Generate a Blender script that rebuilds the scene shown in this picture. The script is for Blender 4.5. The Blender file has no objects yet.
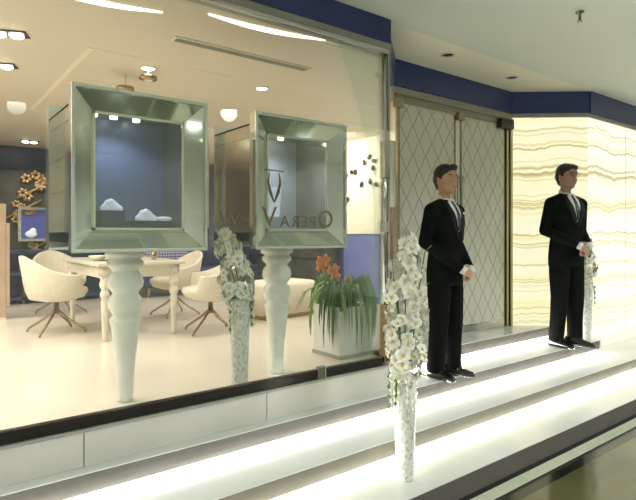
import bpy, bmesh, math, random
from mathutils import Vector, Matrix
from mathutils.bvhtree import BVHTree
random.seed(7)
C = bpy.context.scene.collection
PI = math.pi
SF = 0.52          # shop floor height
CE = 3.116         # corridor ceiling
IC = 2.99          # shop ceiling

# ------------------------------------------------------------------ materials
def mat(name, col, rough=0.5, metal=0.0, var=0.04, scale=8.0, emit=0, ecol=None, spec=0.5, bump=0.0, coat=0.0, trans=0.0):
    m = bpy.data.materials.new(name); m.use_nodes = True
    nt = m.node_tree; b = nt.nodes['Principled BSDF']
    tc = nt.nodes.new('ShaderNodeTexCoord'); n = nt.nodes.new('ShaderNodeTexNoise')
    n.inputs['Scale'].default_value = scale; n.inputs['Detail'].default_value = 4
    nt.links.new(tc.outputs['Object'], n.inputs['Vector'])
    r = nt.nodes.new('ShaderNodeValToRGB')
    r.color_ramp.elements[0].color = [max(0, c*(1-var)) for c in col] + [1]
    r.color_ramp.elements[1].color = [min(1, c*(1+var)) for c in col] + [1]
    r.color_ramp.elements[0].position = .3; r.color_ramp.elements[1].position = .7
    nt.links.new(n.outputs['Fac'], r.inputs['Fac']); nt.links.new(r.outputs['Color'], b.inputs['Base Color'])
    b.inputs['Roughness'].default_value = rough; b.inputs['Metallic'].default_value = metal
    b.inputs['Specular IOR Level'].default_value = spec; b.inputs['Coat Weight'].default_value = coat
    b.inputs['Transmission Weight'].default_value = trans
    if emit:
        b.inputs['Emission Color'].default_value = list(ecol or col) + [1]; b.inputs['Emission Strength'].default_value = emit
    if bump:
        bp = nt.nodes.new('ShaderNodeBump'); bp.inputs['Strength'].default_value = bump; bp.inputs['Distance'].default_value = .01
        nt.links.new(n.outputs['Fac'], bp.inputs['Height']); nt.links.new(bp.outputs['Normal'], b.inputs['Normal'])
    return m

def glass(name, tint, refl=1.0, rough=0.0, base=0.03):
    m = bpy.data.materials.new(name); m.use_nodes = True; nt = m.node_tree
    for n in list(nt.nodes): nt.nodes.remove(n)
    o = nt.nodes.new('ShaderNodeOutputMaterial'); mx = nt.nodes.new('ShaderNodeMixShader')
    t = nt.nodes.new('ShaderNodeBsdfTransparent'); g = nt.nodes.new('ShaderNodeBsdfGlossy')
    f = nt.nodes.new('ShaderNodeFresnel'); f.inputs['IOR'].default_value = 1.45
    mu = nt.nodes.new('ShaderNodeMath'); mu.operation = 'MULTIPLY_ADD'; mu.inputs[1].default_value = refl; mu.inputs[2].default_value = base
    t.inputs['Color'].default_value = list(tint) + [1]; g.inputs['Roughness'].default_value = rough
    g.inputs['Color'].default_value = (.9, 1, .97, 1)
    nt.links.new(f.outputs[0], mu.inputs[0]); nt.links.new(mu.outputs[0], mx.inputs[0])
    nt.links.new(t.outputs[0], mx.inputs[1]); nt.links.new(g.outputs[0], mx.inputs[2]); nt.links.new(mx.outputs[0], o.inputs['Surface'])
    return m

def N(nt, op, a, b=None, c=None):
    n = nt.nodes.new('ShaderNodeMath'); n.operation = op
    for i, v in enumerate((a, b, c)):
        if v is None: continue
        if isinstance(v, (int, float)): n.inputs[i].default_value = v
        else: nt.links.new(v, n.inputs[i])
    return n.outputs[0]

def onyx_mat(name, ax, strength=1.0, tint=(1,1,1)):
    m = bpy.data.materials.new(name); m.use_nodes = True; nt = m.node_tree; b = nt.nodes['Principled BSDF']
    tc = nt.nodes.new('ShaderNodeTexCoord'); sp = nt.nodes.new('ShaderNodeSeparateXYZ'); nt.links.new(tc.outputs['Object'], sp.inputs[0])
    u = N(nt, 'ADD', N(nt, 'MULTIPLY', sp.outputs[0], ax[0]), N(nt, 'MULTIPLY', sp.outputs[1], ax[1])); z = sp.outputs[2]
    def noise(su, sz, det=3):
        cx = nt.nodes.new('ShaderNodeCombineXYZ'); nt.links.new(N(nt, 'MULTIPLY', u, su), cx.inputs[0]); nt.links.new(N(nt, 'MULTIPLY', z, sz), cx.inputs[2])
        n = nt.nodes.new('ShaderNodeTexNoise'); n.inputs['Scale'].default_value = 1; n.inputs['Detail'].default_value = det
        nt.links.new(cx.outputs[0], n.inputs['Vector']); return n.outputs['Fac']
    w = N(nt, 'ADD', z, N(nt, 'MULTIPLY', noise(1.9, .9), .24))
    w = N(nt, 'ADD', w, N(nt, 'MULTIPLY', noise(9, 5), .03))
    cx = nt.nodes.new('ShaderNodeCombineXYZ'); nt.links.new(N(nt, 'MULTIPLY', w, 3.1), cx.inputs[2])
    bn = nt.nodes.new('ShaderNodeTexNoise'); bn.inputs['Scale'].default_value = 1.0; bn.inputs['Detail'].default_value = 5; bn.inputs['Roughness'].default_value = .62
    nt.links.new(cx.outputs[0], bn.inputs['Vector'])
    r = nt.nodes.new('ShaderNodeValToRGB'); el = r.color_ramp.elements
    stops = [(0.28,(.70,.55,.25)),(0.35,(.95,.86,.50)),(0.40,(1,.97,.74)),(0.436,(1,.99,.86)),(0.450,(.46,.40,.22)),(0.462,(.97,.93,.62)),(0.50,(1,1,.90)),(0.538,(1,.97,.74)),(0.547,(.52,.46,.26)),(0.557,(1,.97,.72)),(0.60,(1,1,.90)),(0.640,(.80,.66,.34)),(0.66,(1,.95,.62)),(0.75,(.93,.82,.46))]
    el[0].position = stops[0][0]; el[0].color = stops[0][1] + (1,)
    el[1].position = stops[-1][0]; el[1].color = stops[-1][1] + (1,)
    for p, c in stops[1:-1]:
        e = el.new(p); e.color = c + (1,)
    nt.links.new(bn.outputs['Fac'], r.inputs['Fac'])
    for e in r.color_ramp.elements: e.color = [e.color[i]*tint[i] for i in range(3)] + [1]
    nt.links.new(r.outputs['Color'], b.inputs['Emission Color']); b.inputs['Emission Strength'].default_value = strength
    b.inputs['Base Color'].default_value = (.10, .09, .06, 1); b.inputs['Roughness'].default_value = .15
    return m

def lattice_mat():
    m = bpy.data.materials.new('lattice_glass'); m.use_nodes = True; nt = m.node_tree; b = nt.nodes['Principled BSDF']
    tc = nt.nodes.new('ShaderNodeTexCoord'); sp = nt.nodes.new('ShaderNodeSeparateXYZ'); nt.links.new(tc.outputs['Object'], sp.inputs[0])
    u = N(nt, 'MULTIPLY', sp.outputs[0], 5.6); v = N(nt, 'MULTIPLY', sp.outputs[2], 3.7)
    vs = N(nt, 'ADD', v, 0.0); us = N(nt, 'ADD', u, N(nt, 'MULTIPLY', N(nt, 'SINE', N(nt, 'MULTIPLY', v, 4*PI)), .03))
    a = N(nt, 'ABSOLUTE', N(nt, 'SUBTRACT', N(nt, 'FRACT', N(nt, 'ADD', us, vs)), .5))
    c = N(nt, 'ABSOLUTE', N(nt, 'SUBTRACT', N(nt, 'FRACT', N(nt, 'SUBTRACT', u, N(nt, 'ADD', v, N(nt, 'MULTIPLY', N(nt, 'SINE', N(nt, 'MULTIPLY', v, 4*PI)), .03)))), .5))
    k = N(nt, 'LESS_THAN', N(nt, 'MINIMUM', a, c), .032)
    mx = nt.nodes.new('ShaderNodeMixRGB'); mx.inputs[1].default_value = (.66,.66,.58,1); mx.inputs[2].default_value = (.34,.32,.26,1)
    nt.links.new(k, mx.inputs[0]); nt.links.new(mx.outputs[0], b.inputs['Base Color'])
    b.inputs['Roughness'].default_value = .18
    return m

def checker_mat(name, c1, c2, sc):
    m = mat(name, c1, .7); nt = m.node_tree; b = nt.nodes['Principled BSDF']
    tc = nt.nodes.new('ShaderNodeTexCoord'); ck = nt.nodes.new('ShaderNodeTexVoronoi'); ck.inputs['Scale'].default_value = sc
    ck.inputs['Randomness'].default_value = 0
    nt.links.new(tc.outputs['Object'], ck.inputs['Vector'])
    k = N(nt, 'LESS_THAN', ck.outputs['Distance'], .38)
    mx = nt.nodes.new('ShaderNodeMixRGB'); mx.inputs[1].default_value = list(c1)+[1]; mx.inputs[2].default_value = list(c2)+[1]
    nt.links.new(k, mx.inputs[0]); nt.links.new(mx.outputs[0], b.inputs['Base Color'])
    return m

def speckle_mat(name, c1, c2, sc, thr=.18):
    m = mat(name, c1, .25); nt = m.node_tree; b = nt.nodes['Principled BSDF']
    tc = nt.nodes.new('ShaderNodeTexCoord'); mp = nt.nodes.new('ShaderNodeMapping'); mp.inputs['Scale'].default_value = (1, 1, .45)
    ck = nt.nodes.new('ShaderNodeTexVoronoi'); ck.inputs['Scale'].default_value = sc
    nt.links.new(tc.outputs['Object'], mp.inputs[0]); nt.links.new(mp.outputs[0], ck.inputs['Vector'])
    sx = nt.nodes.new('ShaderNodeSeparateXYZ'); nt.links.new(ck.outputs['Color'], sx.inputs[0])
    k = N(nt, 'LESS_THAN', sx.outputs[0], thr)
    mx = nt.nodes.new('ShaderNodeMixRGB'); mx.inputs[1].default_value = list(c1)+[1]; mx.inputs[2].default_value = list(c2)+[1]
    nt.links.new(k, mx.inputs[0]); nt.links.new(mx.outputs[0], b.inputs['Base Color'])
    return m

M = dict(
 tread=mat('white_tread', (.64,.66,.65), .16, var=.04, scale=3),
 riser=mat('riser_stone', (.10,.092,.082), .6, var=.08, scale=5),
 base=mat('base_panel', (.62,.61,.57), .28, var=.05, scale=2),
 shopfloor=mat('shop_floor', (.72,.66,.56), .22, var=.05, scale=1.4),
 corr=mat('dark_polished_floor', (.10,.10,.045), .09, var=.3, scale=2),
 palestrip=mat('pale_floor_strip', (.55,.58,.46), .15, var=.08, scale=4),
 black=mat('black_metal', (.012,.011,.010), .3, var=.1),
 border=mat('black_stone', (.012,.014,.010), .12, var=.1),
 ceil=mat('corridor_ceiling', (.66,.69,.64), .6, var=.02, scale=1),
 soffit=mat('recess_ceiling', (.80,.78,.66), .6, var=.02, scale=1),
 iceil=mat('shop_ceiling', (.66,.59,.48), .55, var=.02, scale=1),
 slot=mat('ceiling_slot', (.82,.75,.58), .5),
 cream=mat('cream_wall', (.76,.70,.56), .5, var=.03),
 blue=mat('blue_fascia', (.012,.032,.15), .3, var=.08, scale=3),
 navy=mat('navy_panel', (.025,.030,.10), .35, var=.1),
 shelfblue=mat('shelf_blue', (.03,.04,.14), .4), violet=mat('violet_blue_wall', (.12,.14,.36), .4, var=.08),
 chrome=mat('chrome', (.62,.63,.60), .12, 1.0, var=.04),
 chromepale=mat('pale_silver_edge', (.70,.74,.68), .25, .5),
 bronze=mat('bronze', (.36,.26,.15), .25, 1.0, var=.08),
 brass=mat('dull_brass', (.30,.27,.17), .25, 1.0, var=.08),
 greyframe=mat('grey_frame', (.34,.34,.31), .3, var=.04),
 mirror=mat('green_mirror', (.84,.87,.83), .06, .95, var=.05, scale=2),
 bmirror=mat('bronze_mirror', (.46,.42,.32), .12, .8, var=.2, scale=5),
 rim=mat('pale_cream_rim', (.80,.82,.66), .25, var=.03),  # plain cream colour of the inner rim
 white=mat('gloss_white_paint', (.78,.80,.76), .22, var=.02),
 creamf=mat('cream_fabric', (.66,.60,.48), .7, var=.06, scale=30, bump=.1),
 creamp=mat('cream_lacquer', (.66,.61,.50), .25, var=.03),
 suit=mat('black_suit', (.0045,.006,.0055), .8, var=.25, scale=40, spec=.08),
 lapel=mat('lapel_satin', (.010,.012,.012), .6, var=.2, spec=.15),
 trouser=mat('black_trouser', (.0045,.0055,.005), .8, var=.2, scale=30, spec=.08),
 shirt=mat('white_shirt', (.78,.80,.80), .6, var=.03),
 tie=mat('dark_tie', (.012,.016,.030), .4, var=.2),
 tiestripe=mat('dark_striped_tie', (.02,.02,.028), .4, var=.3),
 skin=mat('skin_tan', (.50,.29,.18), .5, var=.08, scale=14),
 skin2=mat('skin_deep_tan', (.40,.24,.17), .5, var=.08, scale=14),  # deeper skin tone for the farther man
 lip=mat('lips', (.36,.15,.11), .45),
 hair=mat('black_hair', (.010,.009,.008), .45, var=.4, scale=60, bump=.4),
 eye=mat('eye_white', (.45,.42,.38), .3), iris=mat('iris', (.02,.013,.01), .2),
 shoe=mat('black_leather', (.008,.008,.008), .18, var=.1),
 petal=mat('white_petal', (.82,.82,.74), .5, var=.05, scale=20),
 petalc=mat('petal_throat', (.62,.55,.20), .5),
 leafm=mat('dark_leaf', (.05,.13,.03), .35, var=.3, scale=12),
 stemm=mat('green_stem', (.12,.20,.06), .5, var=.2),
 blade=mat('blade_leaf', (.16,.30,.08), .4, var=.35, scale=10),
 orange=mat('orange_bloom', (.75,.26,.06), .5, var=.2, scale=20),
 vase=speckle_mat('mosaic_vase', (.76,.78,.74), (.52,.55,.52), 120, .28),
 planter=mat('white_planter', (.70,.72,.70), .3, var=.03),
 soil=mat('soil', (.03,.02,.012), .9),
 brown=mat('reddish_wood', (.22,.075,.030), .35, var=.2, scale=6),
 panelblue=mat('pale_blue_panel', (.55,.66,.74), .35),
 peach=mat('peach_panel', (.46,.33,.24), .4, var=.08),
 ornament=mat('antique_gold_relief', (.42,.28,.13), .4, .5, var=.3, scale=20),
 dark=mat('dark_relief_wall', (.045,.045,.035), .4, var=.5, scale=6),
 black2=mat('black_object', (.01,.01,.01), .4),
 bust=mat('display_white_glow', (.85,.85,.88), .4, emit=.35, ecol=(.9,.92,1)),  # white with a faint glow put into the material
 lamp=mat('lamp_glow', (1,1,1), .3, emit=14, ecol=(1,.95,.82)),
 led=mat('led_strip', (1,1,1), .3, emit=2.5, ecol=(1,.96,.80)),
 cove=mat('cove_glow', (1,1,1), .3, emit=2.0, ecol=(1,.90,.68)),
 glass=glass('window_glass', (.975,.99,.98), .6, base=.02), clear=glass('clear_glass', (.99,.995,.99), .25, base=.0),
 pane=glass('case_glass', (.86,.90,.93), .7, base=.05),
 innerblue=mat('blue_grey_backing', (.17,.20,.33), .3, var=.08, scale=2),
 innergrey=mat('pale_grey_backing', (.60,.61,.64), .3, var=.08, scale=2),
 signrefl=mat('sign_reflection_tone', (.15,.13,.08), .4),  # dark colour standing for the reflected sign
 onyx1=onyx_mat('onyx_diagonal', (.8,-.6), .90, (1,.96,.76)), onyx2=onyx_mat('onyx_front', (1,0), 1.0, (1,1,.93)),
 onyxside=mat('onyx_trim', (.60,.58,.40), .3),
 lattice=lattice_mat(), cushion=checker_mat('patterned_cushion', (.05,.05,.25), (.55,.55,.68), 22),
 shaft=mat('drawer_white', (.7,.7,.68), .3))

# ------------------------------------------------------------------ helpers
def link(name, me, m, parent=None, smooth=False):
    if smooth:
        for p in me.polygons: p.use_smooth = True
    if m is not None:
        me.materials.clear(); me.materials.append(m)
    o = bpy.data.objects.new(name, me); C.objects.link(o)
    if parent: o.parent = parent
    return o
def obj(name, bm, m, parent=None, smooth=False, bevel=0, seg=2):
    bmesh.ops.recalc_face_normals(bm, faces=bm.faces[:])
    me = bpy.data.meshes.new(name); bm.to_mesh(me); bm.free()
    o = link(name, me, m, parent, smooth)
    if bevel:
        b = o.modifiers.new('b', 'BEVEL'); b.width = bevel; b.segments = seg; b.limit_method = 'ANGLE'; b.angle_limit = .6
    if smooth and bevel:
        pass
    return o
def thing(name, label, cat, loc=(0,0,0), rotz=0, group=None):
    o = bpy.data.objects.new(name, None); C.objects.link(o); o.empty_display_size = .1
    o.location = loc; o.rotation_euler = (0,0,rotz); o['label'] = label; o['category'] = cat
    if group: o['group'] = group
    return o
def tag(o, label, cat, group=None):
    o['label'] = label; o['category'] = cat
    if group: o['group'] = group
    return o
def struct(name, bm, m, parent=None, **k):
    o = obj(name, bm, m, parent, **k)
    if not parent: o['kind'] = 'structure'
    return o
def NB(): return bmesh.new()
def prism(bm, poly, z0, z1):
    a = [bm.verts.new((x,y,z0)) for x,y in poly]; b = [bm.verts.new((x,y,z1)) for x,y in poly]
    n = len(poly); bm.faces.new(a); bm.faces.new(b)
    for i in range(n): bm.faces.new((a[i], a[(i+1)%n], b[(i+1)%n], b[i]))
    return bm
def box(bm, x0, x1, y0, y1, z0, z1, mtx=None):
    vs = [bm.verts.new((x, y, z)) for x in (x0,x1) for y in (y0,y1) for z in (z0,z1)]
    for f in ((0,1,3,2),(4,6,7,5),(0,4,5,1),(2,3,7,6),(0,2,6,4),(1,5,7,3)): bm.faces.new([vs[i] for i in f])
    if mtx: bmesh.ops.transform(bm, matrix=mtx, verts=vs)
    return bm
def B(*a): return box(NB(), *a)
def lathe(bm, prof, c=(0,0), seg=28, cap=True):
    rings = []
    for r, z in prof:
        rings.append([bm.verts.new((c[0]+r*math.cos(2*PI*i/seg), c[1]+r*math.sin(2*PI*i/seg), z)) for i in range(seg)])
    for a, b in zip(rings, rings[1:]):
        for i in range(seg): bm.faces.new((a[i], a[(i+1)%seg], b[(i+1)%seg], b[i]))
    if cap: bm.faces.new(rings[0]); bm.faces.new(rings[-1])
    return bm
def tube(bm, pts, rad, seg=8, flat=1.0):
    pts = [Vector(p) for p in pts]; n = len(pts)
    if not isinstance(rad, (list, tuple)): rad = [rad]*n
    rings = []; up0 = None
    for i, p in enumerate(pts):
        d = (pts[min(i+1,n-1)] - pts[max(i-1,0)]).normalized()
        if up0 is None: up0 = Vector((0,0,1)) if abs(d.z) < .9 else Vector((0,1,0))
        s = d.cross(up0).normalized(); u = s.cross(d).normalized(); up0 = u
        rings.append([bm.verts.new(p + (s*math.cos(2*PI*k/seg) + u*math.sin(2*PI*k/seg)*flat)*rad[i]) for k in range(seg)])
    for a, b in zip(rings, rings[1:]):
        for k in range(seg): bm.faces.new((a[k], a[(k+1)%seg], b[(k+1)%seg], b[k]))
    bm.faces.new(rings[0]); bm.faces.new(rings[-1]); return bm
def ell(bm, c, r, rot=None, sub=3):
    m = Matrix.Translation(c)
    if rot is not None: m = m @ rot
    m = m @ Matrix.Diagonal((r[0], r[1], r[2], 1))
    bmesh.ops.create_icosphere(bm, subdivisions=sub, radius=1, matrix=m); return bm
def cap(bm, a, b, ra, rb, seg=14):
    a, b = Vector(a), Vector(b)
    tube(bm, [a, b], [ra, rb], seg); ell(bm, a, (ra*1.02,)*3, sub=2); ell(bm, b, (rb*1.02,)*3, sub=2)
def loft(bm, rings, seg=32, p=2.3):
    rr = []
    for (cx, cy, z, a, b) in rings:
        r = []
        for i in range(seg):
            t = 2*PI*i/seg; c, s = math.cos(t), math.sin(t)
            r.append(bm.verts.new((cx + a*math.copysign(abs(c)**(2/p), c), cy + b*math.copysign(abs(s)**(2/p), s), z)))
        rr.append(r)
    for a, b in zip(rr, rr[1:]):
        for i in range(seg): bm.faces.new((a[i], a[(i+1)%seg], b[(i+1)%seg], b[i]))
    bm.faces.new(rr[0]); bm.faces.new(rr[-1]); return bm
def fuse(bm, voxel, smooth=3, fac=.5):
    """Voxel-union a pile of closed primitives into one continuous mesh."""
    bmesh.ops.recalc_face_normals(bm, faces=bm.faces[:])
    me = bpy.data.meshes.new('tmp'); bm.to_mesh(me); bm.free()
    o = bpy.data.objects.new('tmp', me); C.objects.link(o)
    r = o.modifiers.new('r', 'REMESH'); r.mode = 'VOXEL'; r.voxel_size = voxel
    s = o.modifiers.new('s', 'SMOOTH'); s.iterations = smooth; s.factor = fac
    dg = bpy.context.evaluated_depsgraph_get(); dg.update()
    res = bpy.data.meshes.new_from_object(o.evaluated_get(dg))
    bpy.data.objects.remove(o); bpy.data.meshes.remove(me)
    for p in res.polygons: p.use_smooth = True
    return res
def dup(o, parent=None):
    c = o.copy(); C.objects.link(c); c.parent = parent
    for ch in list(o.children): dup(ch, c)
    return c
def copy_thing(root, loc, rotz, label, group=None):
    c = dup(root); c.location = loc; c.rotation_euler = (0,0,rotz); c['label'] = label
    if group: c['group'] = group
    return c
def arealight(name, loc, size, power, col, direction=(0,0,-1), sy=None, spread=None):
    l = bpy.data.lights.new(name, 'AREA'); l.energy = power; l.color = col; l.size = size
    if sy: l.shape = 'RECTANGLE'; l.size_y = sy
    if spread: l.spread = spread
    o = bpy.data.objects.new(name, l); C.objects.link(o); o.location = loc
    o.rotation_euler = Vector(direction).to_track_quat('-Z', 'Y').to_euler(); return o
def spot(name, loc, power, col, ang=110, blend=.6, r=.04):
    l = bpy.data.lights.new(name, 'SPOT'); l.energy = power; l.color = col; l.spot_size = math.radians(ang); l.spot_blend = blend; l.shadow_soft_size = r
    o = bpy.data.objects.new(name, l); C.objects.link(o); o.location = loc; return o

XL, XR = -2.5, 9.0
CX = 5.955                         # corner where the recess ends
E1, E2, E3, E4 = 1.94, 2.33, 2.70, 3.08
FY, DY = 2.80, 3.38

# ------------------------------------------------------------------ setting
struct('floor', B(XL, XR, -5, 1.72, -.1, 0), M['corr'])
struct('trim_1', B(XL, XR, 1.72, 1.815, -.1, 0.0), M['border'])
struct('trim_2', B(XL, XR, 1.815, 1.90, -.1, 0.0), M['palestrip'])  # plain pale strip along the lower floor
struct('trim_3', B(XL, XR, 1.90, 2.2, -.1, 0.0), M['border'])
def step(name, x0, x1, y0, y1, top):
    g = .030
    t = thing(name, '', '', (0,0,0)); del t['label']; del t['category']; t['kind'] = 'structure'
    obj('tread', B(x0, x1, y0, y1, top-.006, top), M['tread'], t, bevel=.002)
    obj('riser', B(x0+.001, x1-.001, y0+.004, y0+.03, top-.13+g, top-.007), M['riser'], t)
    obj('light_strip', B(x0+.01, x1-.01, y0+.030, y0+.036, top-.13, top-.130+g), M['led'], t)
    obj('carcass', B(x0+.002, x1-.002, y0+.036, y1, top-.13, top-.007), M['riser'], t)
    L = x1-x0
    return t
def ledline(x0, x1, y0, base, power, col=(1,.96,.80)):
    n = 2; L = (x1-x0)/n
    for k in range(n):
        arealight('step_led_light', (x0+L*(k+.5), y0+.001, base+.017), L, power*L, col, (0,-1,-.12), sy=.024)
struct('trim_4', B(XL, XR, E1+.001, E1+.03, .0, .123), M['riser'])   # lowest riser, unlit
struct('stair_tread_1', B(XL, XR, E1, 2.84, .124, .13), M['tread'], bevel=.002)
s2 = step('stair_step_2', XL, XR, E2, 2.84, .26)
s3 = step('stair_step_3', XL, CX-.02, E3, 3.10, .39)
s4 = step('stair_step_4', 3.09, 5.66, E4, DY+.009, .52)
ledline(XL, XR, E2, .13, 8, (1,.97,.72)); ledline(XL, CX, E3, .26, 8, (1,.98,.87)); ledline(3.1, 5.6, E4, .39, 8, (1,.98,.88))
struct('stair_end', B(CX-.02, CX+.004, E3, 2.84, .26, .39), M['base'])

# shop interior shell
struct('shop_floor', prism(NB(), [(XL,FY+.021),(2.79,FY+.021),(3.45,DY+.01),(5.47,DY+.01),(5.47,10.3),(XL,10.3)], SF-.13, SF), M['shopfloor'])
struct('ceiling_shop', prism(NB(), [(XL,FY+.061),(2.80,FY+.061),(3.44,DY+.06),(5.47,DY+.06),(5.47,10.3),(XL,10.3)], IC, IC+.06), M['iceil'])
struct('wall_back', B(XL, 5.6, 10.0, 10.1, SF, IC), M['navy'])
struct('wall_back_upper', B(2.0, 5.45, 9.96, 9.998, SF+1.15, IC), M['cream'])
struct('wall_left', B(XL-.1, XL, FY, 10.0, SF, IC), M['cream'])
wr = struct('wall_right', B(5.45, 5.55, DY+.06, 10.0, SF, IC), M['cream'])
struct('trim_wainscot', B(5.40, 5.449, DY+.06, 9.9, SF, SF+1.02), M['navy'])
struct('trim_violet_panel', B(5.385, 5.399, 5.55, 6.35, SF, SF+1.0), M['violet'])

# facade base, frame, glass
bp = NB()
for k in range(5):
    x0 = XL + k*1.06; x1 = min(x0+1.056, 2.79)
    if x0 < 2.79: box(bp, x0, x1, FY-.02, FY+.02, .39, .57)
struct('facade_base', bp, M['base'], bevel=.003)
fr = thing('window_1', '', ''); del fr['label']; del fr['category']; fr['kind'] = 'structure'
obj('black_channel', B(XL, 2.74, FY-.012, FY+.03, .57, .635), M['black'], fr)
obj('sill_trim', B(XL, 2.76, FY-.03, FY-.010, .563, .577), M['greyframe'], fr)
obj('head_frame', B(XL, 2.80, FY-.03, FY+.06, 2.875, 2.94), M['greyframe'], fr)
obj('chrome_head_rail', B(XL, 2.775, FY-.045, FY-.02, 2.855, 2.885), M['chrome'], fr, bevel=.006)
pb = NB(); tube(pb, [(2.765,FY,.57),(2.765,FY,2.875)], .022, 16)
obj('post', pb, M['chrome'], fr, smooth=True)
obj('side_post', B(2.79, 2.812, FY-.015, FY+.03, .39, 2.94), M['greyframe'], fr)
for z0, z1, mm in ((1.95,2.30,'chrome'), (1.55,1.63,'chrome'), (.60,1.02,'bronze')):
    obj('clamp', B(2.74, 2.79, FY-.035, FY+.02, z0, z1), M[mm], fr, bevel=.006)
obj('glass_clip', B(2.13, 2.20, FY-.028, FY+.0, .575, .66), M['chrome'], fr, bevel=.004)
obj('hinge_bracket', B(2.70, 2.745, FY+.0, FY+.03, 2.70, 2.72), M['chrome'], fr)
obj('pane', B(XL, 2.745, FY+.004, FY+.012, .60, 2.885), M['glass'], fr)
struct('fascia_front', B(XL, 2.80, FY-.035, FY+.05, 2.94, CE), M['blue'])
struct('fascia_return', prism(NB(), [(2.80,FY),(3.45,DY-.03),(3.40,DY+.05),(2.78,FY+.055)], 2.88, CE), M['blue'])
# return glass beside the window and fixed side pane
r2 = thing('window_2', '', ''); del r2['label']; del r2['category']; r2['kind'] = 'structure'
obj('pane', prism(NB(), [(2.80,FY+.03),(3.45,DY),(3.445,DY+.006),(2.795,FY+.036)], .53, 2.88), M['clear'], r2)
obj('pane', B(3.452, 3.50, DY, DY+.008, .53, 2.88), M['clear'], r2)
obj('floor_rail', B(3.45, 3.50, DY-.01, DY+.009, .52, .54), M['chrome'], r2)
struct('fascia_recess', B(3.45, 5.34, DY-.03, DY+.05, 2.88, CE), M['blue'])
struct('transom', B(3.45, 5.32, DY-.01, DY+.03, 2.74, 2.88), M['greyframe'], bevel=.003)
tr = NB(); box(tr, 3.45, 5.32, DY-.03, DY-.008, 2.800, 2.815); box(tr, 3.45, 5.25, DY-.03, DY-.008, 2.735, 2.745)
struct('trim_transom_rail', tr, M['brass'])

def door(n, x0, x1):
    d = thing('door_%d' % n, '', '', (x0, DY+.01, SF)); del d['label']; del d['category']; d['kind'] = 'structure'
    w = x1-x0
    obj('panel', B(0, w, -.012, .012, .09, 2.21), M['lattice'], d)
    obj('kick_plate', B(0, w, -.016, .016, .01, .09), M['chrome'], d, bevel=.003)
    obj('edge_rail', B(-.022, .0, -.016, .016, .01, 2.21), M['brass'], d)
    obj('edge_rail', B(w, w+.022, -.016, .016, .01, 2.21), M['brass'], d)
    return d
d1 = door(1, 3.53, 4.31); d2 = door(2, 4.43, 5.17)
hb = NB(); tube(hb, [(.80,-.05,.75),(.80,-.05,1.6)], .014, 12)
for z in (.85,1.5): tube(hb, [(.80,-.05,z),(.78,0,z)], .008, 8)
obj('pull_handle', hb, M['chrome'], d1, smooth=True)
hb = NB(); tube(hb, [(-.03,-.05,.75),(-.03,-.05,1.6)], .014, 12)
for z in (.85,1.5): tube(hb, [(-.03,-.05,z),(-.01,0,z)], .008, 8)
obj('pull_handle', hb, M['chrome'], d2, smooth=True)
struct('trim_mullion', B(4.335, 4.405, DY, DY+.03, SF, 2.74), M['white'])
for x in (3.44, 4.33): struct('trim_hinge', B(x, x+.10, DY-.05, DY-.005, 2.68, 2.76), M['brass'], bevel=.006)
struct('trim_door_closer', B(5.03, 5.27, DY-.07, DY-.0, 2.69, 2.79), M['black2'], bevel=.01)
jb = NB(); box(jb, 5.20, 5.235, DY-.02, DY+.02, SF, 2.74); box(jb, 5.26, 5.30, DY-.03, DY+.02, SF, 2.74)
struct('trim_door_jamb', jb, M['brass'])

# onyx walls
dg = Vector((CX-5.305, 2.84-DY)); dn = dg.normalized(); nn = Vector((-dn.y, dn.x))
A = Vector((5.305, DY)); K = Vector((CX, 2.84))
def diag(off0, off1, z0, z1, ext=0):
    p = [A + nn*off0 - dn*ext, K + nn*off0, K + nn*off1, A + nn*off1 - dn*ext]
    return prism(NB(), [tuple(v) for v in p], z0, z1)
struct('wall_onyx_diagonal', diag(0, .05, .26, 2.835), M['onyx1'])
struct('wall_onyx_front', B(CX, XR, 2.84, 2.90, .13, 2.835), M['onyx2'])
struct('trim_onyx_head', diag(-.012, .05, 2.835, 2.88), M['greyframe'])
struct('trim_onyx_head_front', B(CX, XR, 2.825, 2.90, 2.835, 2.88), M['greyframe'])
struct('fascia_diagonal', diag(-.03, .05, 2.88, CE), M['blue'])
struct('fascia_right', B(CX, XR, 2.805, 2.90, 2.88, CE), M['blue'])
jt = NB()
for x in (6.9, 7.9): box(jt, x, x+.004, 2.837, 2.841, .13, 2.83)
struct('trim_onyx_joints', jt, M['onyxside'])

# ceilings, corridor
struct('ceiling', B(XL, XR, -5, FY-.0, CE, CE+.05), M['ceil'])
struct('ceiling_recess', prism(NB(), [(2.80,FY),(CX,FY),(CX,2.9),(5.4,DY+.05),(2.80,DY+.05)], CE-.001, CE+.05), M['soffit'])
struct('wall_opposite', B(XL, XR, -5.1, -5, 0, CE), M['base'])
struct('wall_corridor_left', B(XL-.1, XL, -5, FY, 0, CE), M['base'])
struct('wall_corridor_right', B(XR, XR+.1, -5, 2.9, 0, CE), M['base'])

# interior ceiling details (joints are built, not painted)
sl = NB(); box(sl, 1.09, 1.13, 4.35, 6.9, IC-.006, IC+.01)
struct('trim_ceiling_joint', sl, M['slot'])
sl = NB()
for y in (4.35, 5.2, 6.9): box(sl, 1.13, 5.4, y, y+.012, IC-.003, IC+.01)
struct('trim_ceiling_seams', sl, M['slot'])

# ------------------------------------------------------------------ ceiling fixtures
v = thing('linear_air_diffuser', 'long grey slotted air diffuser in the cream shop ceiling', 'air vent', (2.15, 3.75, IC))
obj('frame', B(-.62, .62, -.05, .05, -.012, .0), M['slot'], v)
sb = NB()
for y in (-.028, -.010, .008, .026): box(sb, -.60, .60, y, y+.006, -.016, -.011)
obj('slats', sb, M['greyframe'], v)
obj('throat', B(-.60, .60, -.034, .036, -.0135, -.0125), mat('vent_throat', (.22,.21,.18), .6), v)

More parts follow.
